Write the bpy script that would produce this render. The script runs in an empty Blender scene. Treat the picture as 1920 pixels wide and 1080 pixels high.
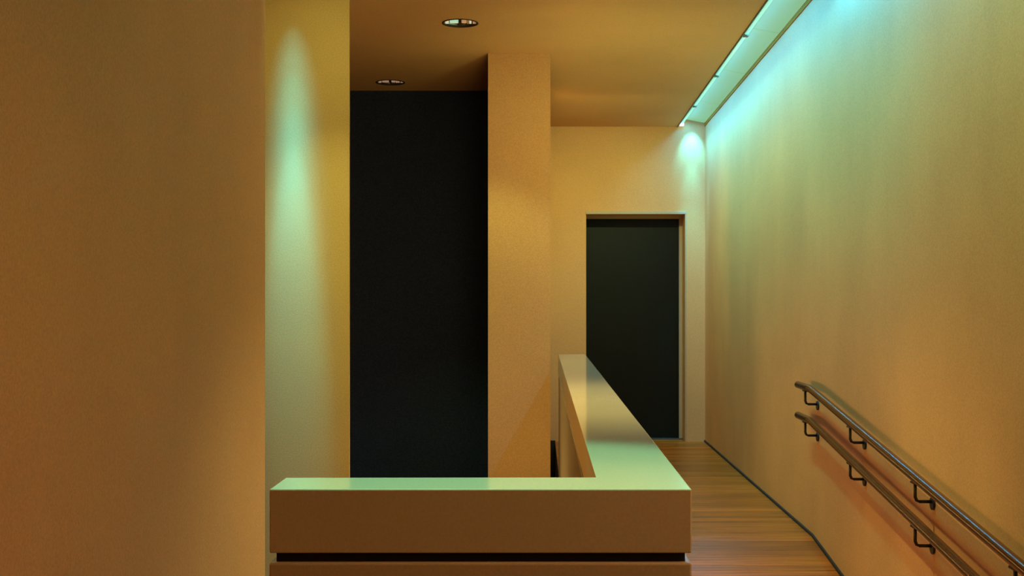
import bpy, bmesh, math, random
from mathutils import Vector, Matrix
random.seed(4)
S = bpy.context.scene
C = S.collection

# ---------------------------------------------------------------- camera
# level one-point view down a ramp corridor; X right, Y depth, Z up, eye 1.5 m above the upper floor
cd = bpy.data.cameras.new('camera'); cam = bpy.data.objects.new('camera', cd); C.objects.link(cam)
cam.location = (0, 0, 1.5); cam.rotation_euler = (math.radians(90), 0, 0)
cd.sensor_width = 36; cd.lens = 45; cd.shift_x = -52/1920; cd.shift_y = 16/1920
cd.clip_start = 0.05; cd.clip_end = 100
S.camera = cam

# ---------------------------------------------------------------- world, exposure, lamps
w = bpy.data.worlds.new('world'); S.world = w; w.use_nodes = True
bg = w.node_tree.nodes['Background']
bg.inputs[0].default_value = (0.0000, 0.0000, 0.0000, 1); bg.inputs[1].default_value = 0.0001
S.view_settings.view_transform = 'Standard'; S.view_settings.look = 'None'
S.view_settings.exposure = 0; S.view_settings.gamma = 1; S.view_settings.use_curve_mapping = False

YF = 13.235                       # far wall
def zc(y): return 3.257 + 0.019*(YF - y)      # ceiling falls gently towards the far wall

def area(name, loc, size, col, power, aim=(0, 0, -1), spread=180, long=(0, 1, 0)):
    l = bpy.data.lights.new(name, 'AREA'); l.shape = 'RECTANGLE'; l.size, l.size_y = size
    l.color = col; l.energy = power; l.spread = math.radians(spread)
    o = bpy.data.objects.new(name, l); C.objects.link(o); o.location = loc
    z = -Vector(aim).normalized(); y = Vector(long); y = (y - z*y.dot(z)).normalized(); x = y.cross(z)
    o.rotation_euler = Matrix((x, y, z)).transposed().to_euler(); return o
def spot(name, loc, col, power, aim, deg, blend=.5, r=.02):
    l = bpy.data.lights.new(name, 'SPOT'); l.color = col; l.energy = power
    l.spot_size = math.radians(deg); l.spot_blend = blend; l.shadow_soft_size = r
    o = bpy.data.objects.new(name, l); C.objects.link(o); o.location = loc
    o.rotation_euler = Vector(aim).to_track_quat('-Z', 'Y').to_euler(); return o

def lamp(kind, name, rgb, *a, **k):
    e = max(rgb)
    if e <= 0: return
    c = tuple(v/e for v in rgb)
    if kind == 'spot': spot(name, a[0], c, e, a[1], a[2], *a[3:])
    elif kind == 'area': area(name, a[0], a[1], c, e, a[2], a[3], a[4])
    else:
        # a run of the ceiling cove: x, from y, to y, spread, tilt towards the room
        x, y0, y1, sp, tilt = a; y = (y0+y1)/2
        l = bpy.data.lights.new(name, 'AREA'); l.shape = 'RECTANGLE'; l.size = .05; l.size_y = y1-y0
        l.color = c; l.energy = e; l.spread = math.radians(sp)
        o = bpy.data.objects.new(name, l); C.objects.link(o); o.location = (x, y, zc(y)+.05)
        o.rotation_euler = (math.atan(-.019), math.radians(tilt), 0)
#LAMPS_BEGIN
LAMPS = [
    ('cove', 'cove_far_slant', (1.1, 11.5, 23), 1.5, 7.3, 13.15, 56, -23),
    ('cove', 'cove_far_wide', (3.06, 34.484, 82.253), 1.49, 7.3, 13.15, 175, 0),
    ('cove', 'cove_mid_top', (0.06, 1.276, 3.902), 1.5, 5.4, 7.3, 66, -34),
    ('cove', 'cove_mid_wide', (1.882, 20.832, 48.005), 1.49, 5.4, 7.3, 175, 0),
    ('cove', 'cove_near_slant', (0.706, 4.814, 4.172), 1.5, 1.0, 5.4, 56, -23),
    ('cove', 'cove_near_top', (0.366, 7.786, 23.816), 1.5, 1.0, 5.4, 66, -34),
    ('cove', 'cove_near_wide', (0.229, 0.257, 0.089), 1.49, 1.0, 5.4, 175, 0),
    ('spot', 'cove_end_spot', (7.7, 78.0, 127.5), (1.57, 12.9, 3.29), (0, 0.16, -1), 30, 1.0, 0.02),
    ('spot', 'cove_end_spot_high', (2.64, 28.8, 51.0), (1.57, 13.08, 3.30), (0, 0.52, -1), 58, 1.0, 0.02),
    ('spot', 'cove_end_spot_middle', (4.0, 46.0, 76.0), (1.57, 13.08, 3.29), (0, 0.17, -1), 25, 1.0, 0.02),
    ('area', 'right_wall_fill_far', (7.4, 30, 18.5), (0.75, 9.4, 3.2698650000000002), (0.06, 7.2), (0.8, 0, -1), 100, (0, 1, 0)),  # added fill for the upper right wall, no fitting behind it
    ('area', 'right_wall_fill_near', (6.165, 13.446, 4.923), (0.75, 3.6, 3.380065), (0.06, 4.4), (0.8, 0, -1), 100, (0, 1, 0)),  # same added fill, near stretch of the right wall
    ('spot', 'downlight_lamp', (49.85, 68.599, 24.977), (-0.536, 8.63, 3.335), (0, 0.05, -1), 92, 0.4, 0.05),
    ('spot', 'opening_spot_0', (0.827, 13.945, 21.432), (-1.31, 6.6, 3.36), (0, 0.2419, -0.9703), 24, 1.0, 0.01),
    ('spot', 'opening_spot_1', (1.653, 27.889, 42.863), (-1.31, 6.6, 3.36), (0, 0.1908, -0.9816), 21.0, 1.0, 0.01),
    ('spot', 'opening_spot_2', (4.683, 79.018, 121.443), (-1.31, 6.6, 3.36), (0, 0.1478, -0.989), 18, 1.0, 0.01),
    ('spot', 'opening_spot_3', (6.941, 175.701, 300.035), (-1.31, 6.6, 3.36), (0, 0.1184, -0.993), 14.4, 1.0, 0.01),
    ('spot', 'opening_spot_4', (15.7, 388.586, 678.651), (-1.31, 6.6, 3.36), (0, 0.0976, -0.9952), 11.6, 1.0, 0.01),
    ('spot', 'coping_front_fill', (78, 300, 195), (-0.05, 3.25, 3.43), (0, 0, -1), 40, 0.6, 0.04),  # unseen lamp put in to brighten the front coping
    ('spot', 'coping_arm_fill', (300, 275, 95), (0.25, 5.6, 3.38), (0, 0, -1), 80, 1.0, 0.04),  # added lamp that lifts the long arm of the coping
    ('area', 'opening_wall_fill_upper', (2.1, 2.9, 0.9), (-1.08, 5.9, 3.3), (0.05, 0.2), (0, 0.6, -0.8), 110, (1, 0, 0)),  # added yellow wash on the wall beside the opening, no fitting
    ('area', 'opening_wall_fill_lower', (1.6, 2.2, 0.66), (-1.08, 5.9, 3.3), (0.05, 0.2), (0, 0.38, -0.92), 46, (1, 0, 0)),  # added wash reaching lower down the same wall
    ('area', 'pier_fill', (1.697, 1.394, 0.544), (-0.15, 8.1, 3.27), (0.05, 0.3), (0, 1, -0.9), 95, (1, 0, 0)),  # invented source that brightens the pier front
    ('area', 'far_wall_fill', (9.374, 10.823, 3.846), (0.6, 11.0, 3.22), (0.05, 0.9), (0, 1, -0.75), 100, (1, 0, 0)),  # added light washing the far wall from above, no lamp there
    ('area', 'parapet_side_fill', (8.634, 4.921, 1.796), (0.37, 7.2, 0.86), (0.02, 5.4), (1, 0, 0.35), 165, (0, 1, 0)),  # added fill below the coping: lights the right wall, throws rail shadows
    ('area', 'parapet_up_fill', (9.455, 10.942, 3.992), (0.37, 8.4, 0.86), (0.02, 3.0), (0.15, 0.8, 1), 84, (0, 1, 0)),  # added upward fill for the far ceiling
    ('area', 'low_up_fill', (20, 14.5, 5.6), (-0.05, 7.5, -0.36), (0.3, 2.6), (0, 0, 1), 175, (0, 1, 0)),  # unseen uplight added behind the parapet to brighten the ceiling
    ('area', 'left_wall_fill', (5.544, 2.635, 1.035), (1.68, 2.4, 2.1), (0.05, 0.8), (-1, 0, -0.75), 95, (0, 1, 0)),  # unseen fill added to light the left wall
]
#LAMPS_END
for L_ in LAMPS: lamp(*L_)

# ---------------------------------------------------------------- materials
def mat(name, col, rough=.6, metal=0, spec=.5, coat=0, emit=None, es=0):
    m = bpy.data.materials.new(name); m.use_nodes = True
    b = m.node_tree.nodes['Principled BSDF']
    b.inputs['Base Color'].default_value = (*col, 1); b.inputs['Roughness'].default_value = rough
    b.inputs['Metallic'].default_value = metal; b.inputs['Specular IOR Level'].default_value = spec
    b.inputs['Coat Weight'].default_value = coat
    if emit:
        b.inputs['Emission Color'].default_value = (*emit, 1); b.inputs['Emission Strength'].default_value = es
    return m
def plaster(name, col, amount=.06, streak=.0, grain=.10, rough=.75, spec=.2, bump=.08):
    m = mat(name, col, rough, spec=spec); nt = m.node_tree; N = nt.nodes; L = nt.links; b = N['Principled BSDF']
    tc = N.new('ShaderNodeTexCoord')
    def noise(scale, det, vec=(1, 1, 1)):
        mp = N.new('ShaderNodeMapping'); mp.inputs['Scale'].default_value = vec; L.new(tc.outputs['Object'], mp.inputs[0])
        n = N.new('ShaderNodeTexNoise'); n.inputs['Scale'].default_value = scale; n.inputs['Detail'].default_value = det
        L.new(mp.outputs[0], n.inputs['Vector']); return n
    def ramp(n, lo, hi):
        r = N.new('ShaderNodeMapRange'); r.inputs['From Min'].default_value = .3; r.inputs['From Max'].default_value = .7
        r.inputs['To Min'].default_value = lo; r.inputs['To Max'].default_value = hi; L.new(n.outputs['Fac'], r.inputs[0]); return r
    fine = noise(150, 2); big = noise(1.3, 4); st = noise(1.6, 2, (1, 1.3, .35))
    vals = [ramp(fine, 1-grain, 1+grain), ramp(big, 1-amount, 1+amount*.5), ramp(st, 1-streak, 1+streak*.4)]
    m1 = N.new('ShaderNodeMath'); m1.operation = 'MULTIPLY'; L.new(vals[0].outputs[0], m1.inputs[0]); L.new(vals[1].outputs[0], m1.inputs[1])
    m2 = N.new('ShaderNodeMath'); m2.operation = 'MULTIPLY'; L.new(m1.outputs[0], m2.inputs[0]); L.new(vals[2].outputs[0], m2.inputs[1])
    mx = N.new('ShaderNodeVectorMath'); mx.operation = 'SCALE'; mx.inputs[0].default_value = col; L.new(m2.outputs[0], mx.inputs['Scale'])
    L.new(mx.outputs[0], b.inputs['Base Color'])
    bp = N.new('ShaderNodeBump'); bp.inputs['Strength'].default_value = bump; bp.inputs['Distance'].default_value = .004
    L.new(fine.outputs['Fac'], bp.inputs['Height']); L.new(bp.outputs[0], b.inputs['Normal'])
    return m
WALL = (.76, .40, .165)
M_wall = plaster('wall_paint', WALL)
M_rwall = plaster('worn_wall_paint', WALL, amount=.10, streak=.05)
M_ceil = plaster('ceiling_paint', (.74, .39, .16))
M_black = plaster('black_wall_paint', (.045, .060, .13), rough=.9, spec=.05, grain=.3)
M_cap = plaster('gloss_white_coping', (.74, .60, .40), amount=.03, grain=.05, rough=.09, spec=.7, bump=.008)
M_panel = plaster('satin_panel', (.66, .50, .32), amount=.05, grain=.06, rough=.28, spec=.5, bump=.02)
M_gap = mat('shadow_gap', (.012, .010, .010), .8)
M_skirt = mat('dark_skirting', (.018, .012, .008), .7)
M_rail = mat('bronzed_steel', (.17, .085, .028), .22, metal=1)
M_bracket = mat('dark_steel', (.012, .008, .006), .45)
M_door = plaster('dark_door_leaf', (.009, .0085, .0045), rough=.45, spec=.2, grain=.25)
M_frame = mat('door_frame_paint', (.50, .36, .24), .5)
M_thresh = mat('threshold_metal', (.10, .08, .07), .4, metal=.5)
M_trimd = mat('dark_trim', (.05, .028, .012), .5)
M_trimo = mat('ochre_trim', (.42, .17, .02), .8, spec=.05)
M_tube = mat('glowing_tube', (.7, .9, .85), .3, emit=(.20, .76, .58), es=.8)
M_tubecap = mat('tube_cap', (.16, .13, .06), .5)
M_tend = mat('glowing_tube_end', (.9, 1, .95), .3, emit=(.8, 1, .9), es=1.2)
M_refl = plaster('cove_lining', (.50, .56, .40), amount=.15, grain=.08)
M_glowpanel = mat('glowing_cove_panel', (.22, .26, .20), .6, spec=.1, emit=(.24, .52, .25), es=.72)  # emission stands in for lamp light falling on the cove lining
M_facet = mat('pale_glow_facet', (.7, .62, .5), .3, emit=(.72, .66, .48), es=.75)  # bright reflection in the downlight cup, put in as emission
M_facetd = mat('tan_glow_facet', (.3, .2, .1), .3, emit=(.30, .17, .05), es=.5)  # tan reflection in the cup, also put in as emission
M_glint = mat('glass_glint', (.5, .4, .33), .3, emit=(.46, .30, .19), es=.5)  # glints on the unlit downlight, painted in as emission
M_chrome = mat('reflector', (.62, .56, .48), .18, metal=1)
M_lampw = mat('pale_lamp_glass', (.7, .8, .7), .3, emit=(.50, .85, .60), es=.65)
M_lampp = mat('peach_lamp_glass', (.8, .55, .4), .35, emit=(.75, .36, .18), es=.45)
M_ring = mat('dark_ring', (.045, .026, .012), .5)

def wood(name):
    m = mat(name, (.3, .15, .04), .32, spec=.3); nt = m.node_tree; N = nt.nodes; L = nt.links; b = N['Principled BSDF']
    tc = N.new('ShaderNodeTexCoord'); oi = N.new('ShaderNodeObjectInfo')
    mp = N.new('ShaderNodeMapping'); mp.inputs['Scale'].default_value = (1.2, 40, 8); L.new(tc.outputs['Object'], mp.inputs[0])
    add = N.new('ShaderNodeVectorMath'); add.operation = 'ADD'; L.new(mp.outputs[0], add.inputs[0])
    sc = N.new('ShaderNodeMath'); sc.operation = 'MULTIPLY'; sc.inputs[1].default_value = 37; L.new(oi.outputs['Random'], sc.inputs[0])
    L.new(sc.outputs[0], add.inputs[1])
    n = N.new('ShaderNodeTexNoise'); n.inputs['Scale'].default_value = 2.2; n.inputs['Detail'].default_value = 6; L.new(add.outputs[0], n.inputs['Vector'])
    r = N.new('ShaderNodeValToRGB'); L.new(n.outputs['Fac'], r.inputs[0])
    r.color_ramp.elements[0].position = .3; r.color_ramp.elements[0].color = (.32, .072, .006, 1)
    r.color_ramp.elements[1].position = .72; r.color_ramp.elements[1].color = (.78, .205, .015, 1)
    mr = N.new('ShaderNodeMapRange'); mr.inputs['To Min'].default_value = .68; mr.inputs['To Max'].default_value = 1.15; L.new(oi.outputs['Random'], mr.inputs[0])
    v = N.new('ShaderNodeVectorMath'); v.operation = 'SCALE'; L.new(r.outputs[0], v.inputs[0]); L.new(mr.outputs[0], v.inputs['Scale'])
    L.new(v.outputs[0], b.inputs['Base Color'])
    return m
M_wood = wood('varnished_boards')
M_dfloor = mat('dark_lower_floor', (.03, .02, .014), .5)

# ---------------------------------------------------------------- helpers
def obj(name, bm, m, parent=None, smooth=False):
    me = bpy.data.meshes.new(name); bmesh.ops.recalc_face_normals(bm, faces=bm.faces); bm.to_mesh(me); bm.free()
    me.materials.append(m)
    if smooth:
        for p in me.polygons: p.use_smooth = True
    o = bpy.data.objects.new(name, me); C.objects.link(o)
    if parent: o.parent = parent
    return o
def bx(bm, x0, x1, y0, y1, z0, z1):
    v = [bm.verts.new(p) for p in ((x0,y0,z0),(x1,y0,z0),(x1,y1,z0),(x0,y1,z0),(x0,y0,z1),(x1,y0,z1),(x1,y1,z1),(x0,y1,z1))]
    for f in ((3,2,1,0),(4,5,6,7),(0,1,5,4),(1,2,6,5),(2,3,7,6),(3,0,4,7)): bm.faces.new([v[i] for i in f])
def bbox(*a, bevel=0):
    bm = bmesh.new(); bx(bm, *a)
    if bevel: bmesh.ops.bevel(bm, geom=bm.edges[:], offset=bevel, segments=2, profile=.5, affect='EDGES')
    return bm
def prism(bm, pts, a0, a1, axis):
    """extrude a closed outline; axis 'x': pts are (y,z); axis 'y': pts are (x,z), a may be callables on nothing; 'z': pts are (x,y)"""
    def P(p, a):
        return {'x': (a, p[0], p[1]), 'y': (p[0], a, p[1]), 'z': (p[0], p[1], a)}[axis]
    A = [bm.verts.new(P(p, a0)) for p in pts]; B = [bm.verts.new(P(p, a1)) for p in pts]
    bm.faces.new(A[::-1]); bm.faces.new(B)
    n = len(pts)
    for i in range(n): bm.faces.new((A[i], A[(i+1) % n], B[(i+1) % n], B[i]))
def tube(bm, pts, r, seg=16):
    pts = [Vector(p) for p in pts]; rings = []
    for i, p in enumerate(pts):
        d0 = (p-pts[i-1]).normalized() if i else (pts[1]-p).normalized()
        d1 = (pts[i+1]-p).normalized() if i < len(pts)-1 else d0
        t = (d0+d1).normalized(); k = 1/max(.5, t.dot(d0))
        ref = Vector((1, 0, 0)) if abs(t.x) < .9 else Vector((0, 1, 0))
        u = t.cross(ref).normalized(); v = t.cross(u)
        rings.append([bm.verts.new(p + (u*math.cos(a)*1 + v*math.sin(a)*1)*r) for a in [2*math.pi*j/seg for j in range(seg)]])
    for a, b in zip(rings, rings[1:]):
        for j in range(seg): bm.faces.new((a[j], a[(j+1) % seg], b[(j+1) % seg], b[j]))
    bm.faces.new(rings[0][::-1]); bm.faces.new(rings[-1])
def disc(bm, c, axis, r, h, seg=24):
    c = Vector(c); a = Vector(axis).normalized()
    tube(bm, [c-a*h/2, c+a*h/2], r, seg)
def thing(name, label, cat, loc, group=None):
    o = bpy.data.objects.new(name, None); C.objects.link(o); o.location = loc; o.empty_display_size = .1
    o['label'] = label; o['category'] = cat
    if group: o['group'] = group
    return o
def part(name, bm, m, parent, smooth=False):
    """a mesh given in world coordinates, made a child of a thing (or of a part) without moving it"""
    off = Vector((0, 0, 0)); q = parent
    while q: off += q.location; q = q.parent
    bmesh.ops.translate(bm, verts=bm.verts[:], vec=-off)
    return obj(name, bm, m, parent, smooth)
def struct(name, bm, m, parent=None):
    o = obj(name, bm, m, parent)
    if not parent: o['kind'] = 'structure'
    return o

# ---------------------------------------------------------------- setting
XR = 1.71; XS = 1.425            # right wall, left lip of the cove
YB = -2.5                        # how far the room is built behind the camera
YR, YL, SL = 8.0, 4.2, .106      # ramp head, ramp foot, slope
ZL = -(YR-YL)*SL                 # lower landing
PX0, PX1 = -.388, .080; PY = 9.61          # pier
SY = 6.8; SX1 = -1.0115                    # lit wall beside the dark opening
LX = -1.25; LY = 5.825                     # long left wall and where it ends
BY = 11.17                                 # black wall
TOP = 3.75
def wall(name, *a, m=None): return struct(name, bbox(*a), m or M_wall)

struct('wall_right', bbox(XR, XR+.15, YB, YF+.6, ZL-.2, TOP), M_rwall)
# far wall with the doorway
DX0, DX1, DZ = .480, 1.505, 2.355
fw = bmesh.new()
bx(fw, PX0, DX0, YF, YF+.6, ZL-.2, TOP); bx(fw, DX1, XR, YF, YF+.6, ZL-.2, TOP); bx(fw, DX0, DX1, YF, YF+.6, DZ, TOP); bx(fw, DX0, DX1, YF, YF+.6, ZL-.2, -.04)
struct('wall_far', fw, M_wall)
wall('wall_pier', PX0, PX1, PY, YF, ZL-.2, TOP)
wb = bmesh.new(); prism(wb, [(-3.2, SY), (SX1, SY), (SX1, SY+.02), (SX1-.08, SY+.2), (-3.2, SY+.2)], ZL-.2, TOP, 'z')
struct('wall_beside_opening', wb, M_wall)
wall('wall_left', LX-.2, LX, YB, LY, ZL-.2, TOP)
wall('wall_dark_room_back', -3.2, PX0, BY, BY+.15, ZL-.2, TOP, m=M_black)
wall('wall_dark_room_left', -3.35, -3.2, LY-.1, BY+.15, ZL-.2, TOP, m=M_black)
wall('wall_left_recess', -3.2, LX-.2, LY-.15, LY, ZL-.2, TOP)

# ceiling, with round cut-outs for the recessed lights
LIGHTS = [(-.536, 8.63), (-1.258, 10.78)]; LR = .121
def ceiling_bm():
    bm = bmesh.new()
    xs = sorted([-3.2, XS] + [x+s*.2 for x, _ in LIGHTS for s in (-1, 1)]); ys = sorted([YB, YF] + [y+s*.2 for _, y in LIGHTS for s in (-1, 1)])
    V = lambda x, y: bm.verts.new((x, y, zc(y)))
    for i in range(len(xs)-1):
        for j in range(len(ys)-1):
            x0, x1, y0, y1 = xs[i], xs[i+1], ys[j], ys[j+1]
            hole = [l for l in LIGHTS if x0 < l[0] < x1 and y0 < l[1] < y1]
            if not hole:
                bm.faces.new([V(x0, y0), V(x1, y0), V(x1, y1), V(x0, y1)]); continue
            cx, cy = hole[0]; n = 48; inner = []; outer = []
            for k in range(n):
                a = 2*math.pi*k/n; c, s = math.cos(a), math.sin(a); q = .2/max(abs(c), abs(s))
                inner.append(V(cx+LR*c, cy+LR*s)); outer.append(V(cx+q*c, cy+q*s))
            for k in range(n):
                bm.faces.new([inner[k], inner[(k+1) % n], outer[(k+1) % n], outer[k]])
    bmesh.ops.remove_doubles(bm, verts=bm.verts[:], dist=1e-5)
    return bm
struct('ceiling', ceiling_bm(), M_ceil)
# slab above the ceiling keeps the outside out
sl = bmesh.new(); prism(sl, [(YB, zc(YB)+.3), (YF+.6, zc(YF)+.3), (YF+.6, zc(YF)+.4), (YB, zc(YB)+.4)], -3.35, XR+.15, 'x')
struct('trim_1', sl, M_ceil)

# cove recess: left upstand and top lining
up = bmesh.new(); prism(up, [(YB, zc(YB)+.001), (YF, zc(YF)+.001), (YF, zc(YF)+.16), (YB, zc(YB)+.16)], XS-.02, XS, 'x')
struct('trim_2', up, M_refl)
tp = bmesh.new(); prism(tp, [(YB, zc(YB)+.13), (YF, zc(YF)+.13), (YF, zc(YF)+.16), (YB, zc(YB)+.16)], XS, XR, 'x')
struct('trim_3', tp, M_refl)

# floors
fl = struct('floor', bbox(.16, XR, YR, YF+.3, -.12, -.03), M_skirt)
rp = bmesh.new(); prism(rp, [(YL, ZL-.03), (YR, -.03), (YR, -.12), (YL, ZL-.12)], .16, XR, 'x')
ramp = struct('floor_ramp', rp, M_skirt)
struct('floor_landing', bbox(LX, XR, YB, YL, ZL-.15, ZL), M_wood)
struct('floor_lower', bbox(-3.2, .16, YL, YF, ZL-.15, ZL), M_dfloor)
BW = .095
pm = bbox(.16, XR, -(BW-.0025)/2, (BW-.0025)/2, -.028, 0, bevel=.0012)
p0 = obj('board', pm, M_wood, fl)
y = YR + BW/2; first = True
while y < YF+.28:
    o = p0 if first else p0.copy()
    if not first: C.objects.link(o); o.parent = fl
    o.location = (0, y, random.uniform(-.0006, .0006)); first = False; y += BW
ang = math.atan(SL); k = 0
while True:
    s = (k+.5)*BW*math.cos(ang)
    if YR - s < YL: break
    o = p0.copy(); C.objects.link(o); o.parent = ramp; o.rotation_euler = (ang, 0, 0)
    o.location = (0, YR-s, -s*SL); k += 1

# skirting along the right wall, dark strip on the far wall
sk = bmesh.new()
prism(sk, [(YL, ZL), (YR, 0), (YF, 0), (YF, .016), (YR, .016), (YL, ZL+.024), (YB, ZL+.024), (YB, ZL)], XR-.012, XR, 'x')
struct('baseboard_right', sk, M_skirt)
struct('dark_strip_far', bbox(PX1, .16, YF-.02, YF, ZL, .012), M_skirt)  # plain dark strip low on the far wall, behind the parapet

# door
door = struct('door_1', bbox(DX0+.002, 1.470, YF+.30, YF+.345, .010, 2.32), M_door)
fr = bmesh.new(); bx(fr, 1.470, DX1, YF+.27, YF+.40, 0, DZ-.03); bx(fr, DX0, DX1, YF+.27, YF+.40, 2.320, DZ)
obj('door_frame', fr, M_frame, door)
obj('lintel_trim', bbox(DX0-.006, DX1+.008, YF-.012, YF+.02, DZ-.004, DZ+.026, bevel=.003), M_frame, door)
obj('edge_bead', bbox(DX1-.004, DX1+.008, YF-.010, YF+.02, 0, DZ-.004, bevel=.002), M_frame, door)
obj('threshold', bbox(DX0, DX1, YF+.20, YF+.30, -.005, .008, bevel=.003), M_thresh, door)

# ---------------------------------------------------------------- parapet
CX0, CX1 = -.632, .355; CY0, CY1 = 2.992, 3.181; CYE = 10.0; CXI = .143; ZT = 1.05; ZK = ZT-.150; ZP = ZT-.172
par = thing('parapet', 'L-shaped white parapet with glossy coping and dark shadow gap, beside the ramp', 'parapet', (.25, 3.1, ZL))
cp = bmesh.new(); prism(cp, [(CX0, CY0), (CX1, CY0), (CX1, CYE), (CXI, CYE), (CXI, CY1), (CX0, CY1)], ZK, ZT, 'z')
bmesh.ops.bevel(cp, geom=cp.edges[:], offset=.003, segments=2, profile=.5, affect='EDGES')
part('coping', cp, M_cap, par)
g = .014
def ell(bm, d, z0, z1):
    prism(bm, [(CX0+d, CY0+d), (CX1-d, CY0+d), (CX1-d, CYE-d), (CXI+d, CYE-d), (CXI+d, CY1-d), (CX0+d, CY1-d)], z0, z1, 'z')
gp = bmesh.new(); ell(gp, g, ZP, ZK)
part('shadow_gap', gp, M_gap, par)
fp = bbox(CX0, CX1, CY0-.004, CY1, ZL, ZP, bevel=.005); part('front_panel', fp, M_panel, par)
ys = [CY1+.002, 4.9, 6.6, 8.3, CYE]
for a, b in zip(ys, ys[1:]):
    part('side_panel', bbox(CXI+.004, CX1-.004, a+.004, b-.004, ZL, ZP-.002, bevel=.003), M_panel, par)

# ---------------------------------------------------------------- handrails
def handrail(zb, label):
    RX = 1.63; yb, ye = 7.72, 8.08; yf = 3.9
    t = thing('handrail', label, 'handrail', (RX, yb, zb), 'handrails on the ramp wall')
    rb = bmesh.new()
    zr = lambda y: zb - SL*(yb-y) if y < yb else zb
    tube(rb, [(RX, ye, zb), (RX, yb+.03, zb), (RX, yb, zb-.001), (RX, yb-.03, zr(yb-.03)), (RX, yf, zr(yf)), (RX, yf-.3, zr(yf))], .022, 24)
    part('rail', rb, M_rail, t, True)
    for y in (7.856, 6.72, 5.557, 4.386):
        b = bmesh.new(); z = zr(y); zl = z-.105
        tube(b, [(RX, y, z-.018), (RX, y, zl+.02), (RX+.006, y, zl+.006), (RX+.02, y, zl), (XR-.004, y, zl)], .0075, 12)
        br = part('bracket', b, M_bracket, t, True)
        f = bmesh.new(); disc(f, (XR-.005, y, zl-.008), (1, 0, 0), .028, .010); part('wall_flange', f, M_bracket, br)
        s = bmesh.new(); bx(s, RX-.012, RX+.012, y-.035, y+.035, z-.027, z-.019); part('saddle', s, M_bracket, br)
    return t
handrail(.944, 'upper of the two sloping wall handrails, pale highlight along its top')
handrail(.752, 'lower of the two sloping wall handrails, dark brown all over')

# ---------------------------------------------------------------- cove light
cl = thing('cove_light', 'long glowing cove light recessed in the ceiling along the right wall', 'light', (1.5, 9, zc(9)))
def run(bm, x0, x1, y0, y1, d0, d1):
    prism(bm, [(y0, zc(y0)+d0), (y1, zc(y1)+d0), (y1, zc(y1)+d1), (y0, zc(y0)+d1)], x0, x1, 'x')
b = bmesh.new(); run(b, XS-.006, XS+.004, YB, YF, -.006, .02); part('edge_trim', b, M_trimd, cl)
b = bmesh.new(); run(b, XR-.008, XR, YB, YF, .004, .036); part('wall_trim', b, M_trimo, cl)
J = [YF-.06, 12.1, 10.6, 9.1, 7.63, 6.15, 4.65, 3.15, 1.65, .15]
for a, c in zip(J, J[1:]):
    b = bmesh.new(); tube(b, [(XS+.040, c+.03, zc(c+.03)+.035), (XS+.040, a-.03, zc(a-.03)+.035)], .017, 16); part('tube', b, M_tube, cl, True)
    b = bmesh.new(); run(b, XS+.022, XS+.058, c-.025, c+.025, .012, .06); part('lamp_holder', b, M_tubecap, cl)
b = bmesh.new(); run(b, XS+.060, XS+.066, YB, YF, .05, .082); part('reflector_edge', b, M_trimo, cl)
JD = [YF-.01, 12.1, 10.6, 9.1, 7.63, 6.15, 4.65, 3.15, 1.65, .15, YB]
for a, c in zip(JD, JD[1:]):                 # sloping panels above the tubes, glowing in place of the lit lining
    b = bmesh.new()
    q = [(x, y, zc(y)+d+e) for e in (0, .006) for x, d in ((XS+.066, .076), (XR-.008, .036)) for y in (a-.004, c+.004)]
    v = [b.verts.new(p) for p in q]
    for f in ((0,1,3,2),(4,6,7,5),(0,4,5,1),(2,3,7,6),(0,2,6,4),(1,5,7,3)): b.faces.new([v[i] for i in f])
    part('glow_panel', b, M_glowpanel, cl)
b = bmesh.new(); run(b, XS+.018, XS+.060, YF-.045, YF-.005, .004, .06); part('end_lamp', b, M_tend, cl)

# ---------------------------------------------------------------- recessed downlights
def downlight(x, y, label, lit):
    z = zc(y)
    t = thing('downlight', label, 'light', (x, y, z), 'recessed downlights in the ceiling')
    def ringbm(prof, n=48):
        bm = bmesh.new(); rings = [[bm.verts.new((x+r*math.cos(2*math.pi*k/n), y+r*math.sin(2*math.pi*k/n), zc(y+r*math.sin(2*math.pi*k/n))+h)) for k in range(n)] for r, h in prof]
        for a, c in zip(rings, rings[1:]):
            for k in range(n): bm.faces.new((a[k], a[(k+1) % n], c[(k+1) % n], c[k]))
        return bm, rings
    bm, _ = ringbm([(LR+.002, .004), (LR+.002, -.004), (LR-.010, -.004), (LR-.012, .010)]); part('trim_ring', bm, M_ring, t, False)
    bm, rr = ringbm([(LR-.008, .0), (LR-.016, .03), (LR-.03, .075)], 24); bm.faces.new(rr[-1]); part('reflector', bm, M_chrome, t)
    yy = y+.02
    part('lamp_glass', bbox(x-.072, x-.014, yy-.012, yy+.012, z+.004, z+.05, bevel=.004), M_lampw if lit else M_glint, t)
    part('divider', bbox(x-.011, x+.006, yy-.03, yy+.05, z+.002, z+.06), M_ring, t)
    part('lamp_glass', bbox(x+.008, x+.040, yy-.012, yy+.012, z+.004, z+.05, bevel=.004), M_lampp if lit else M_glint, t)
    for x0, x1, m in ((-.108, -.080, M_facet), (.042, .057, M_facetd), (.059, .074, M_facet), (.082, .108, M_lampp)):
        part('glow_facet', bbox(x+x0, x+x1, yy+.016, yy+.020, z+.003, z+.046), m if lit else M_glint, t)  # glow stands in for reflections inside the cup
    return t
downlight(*LIGHTS[0], 'larger-looking round downlight with pale green glass, in the lit ceiling left of the pier', True)
downlight(*LIGHTS[1], 'small dim round downlight in the shadowed ceiling of the dark opening', False)
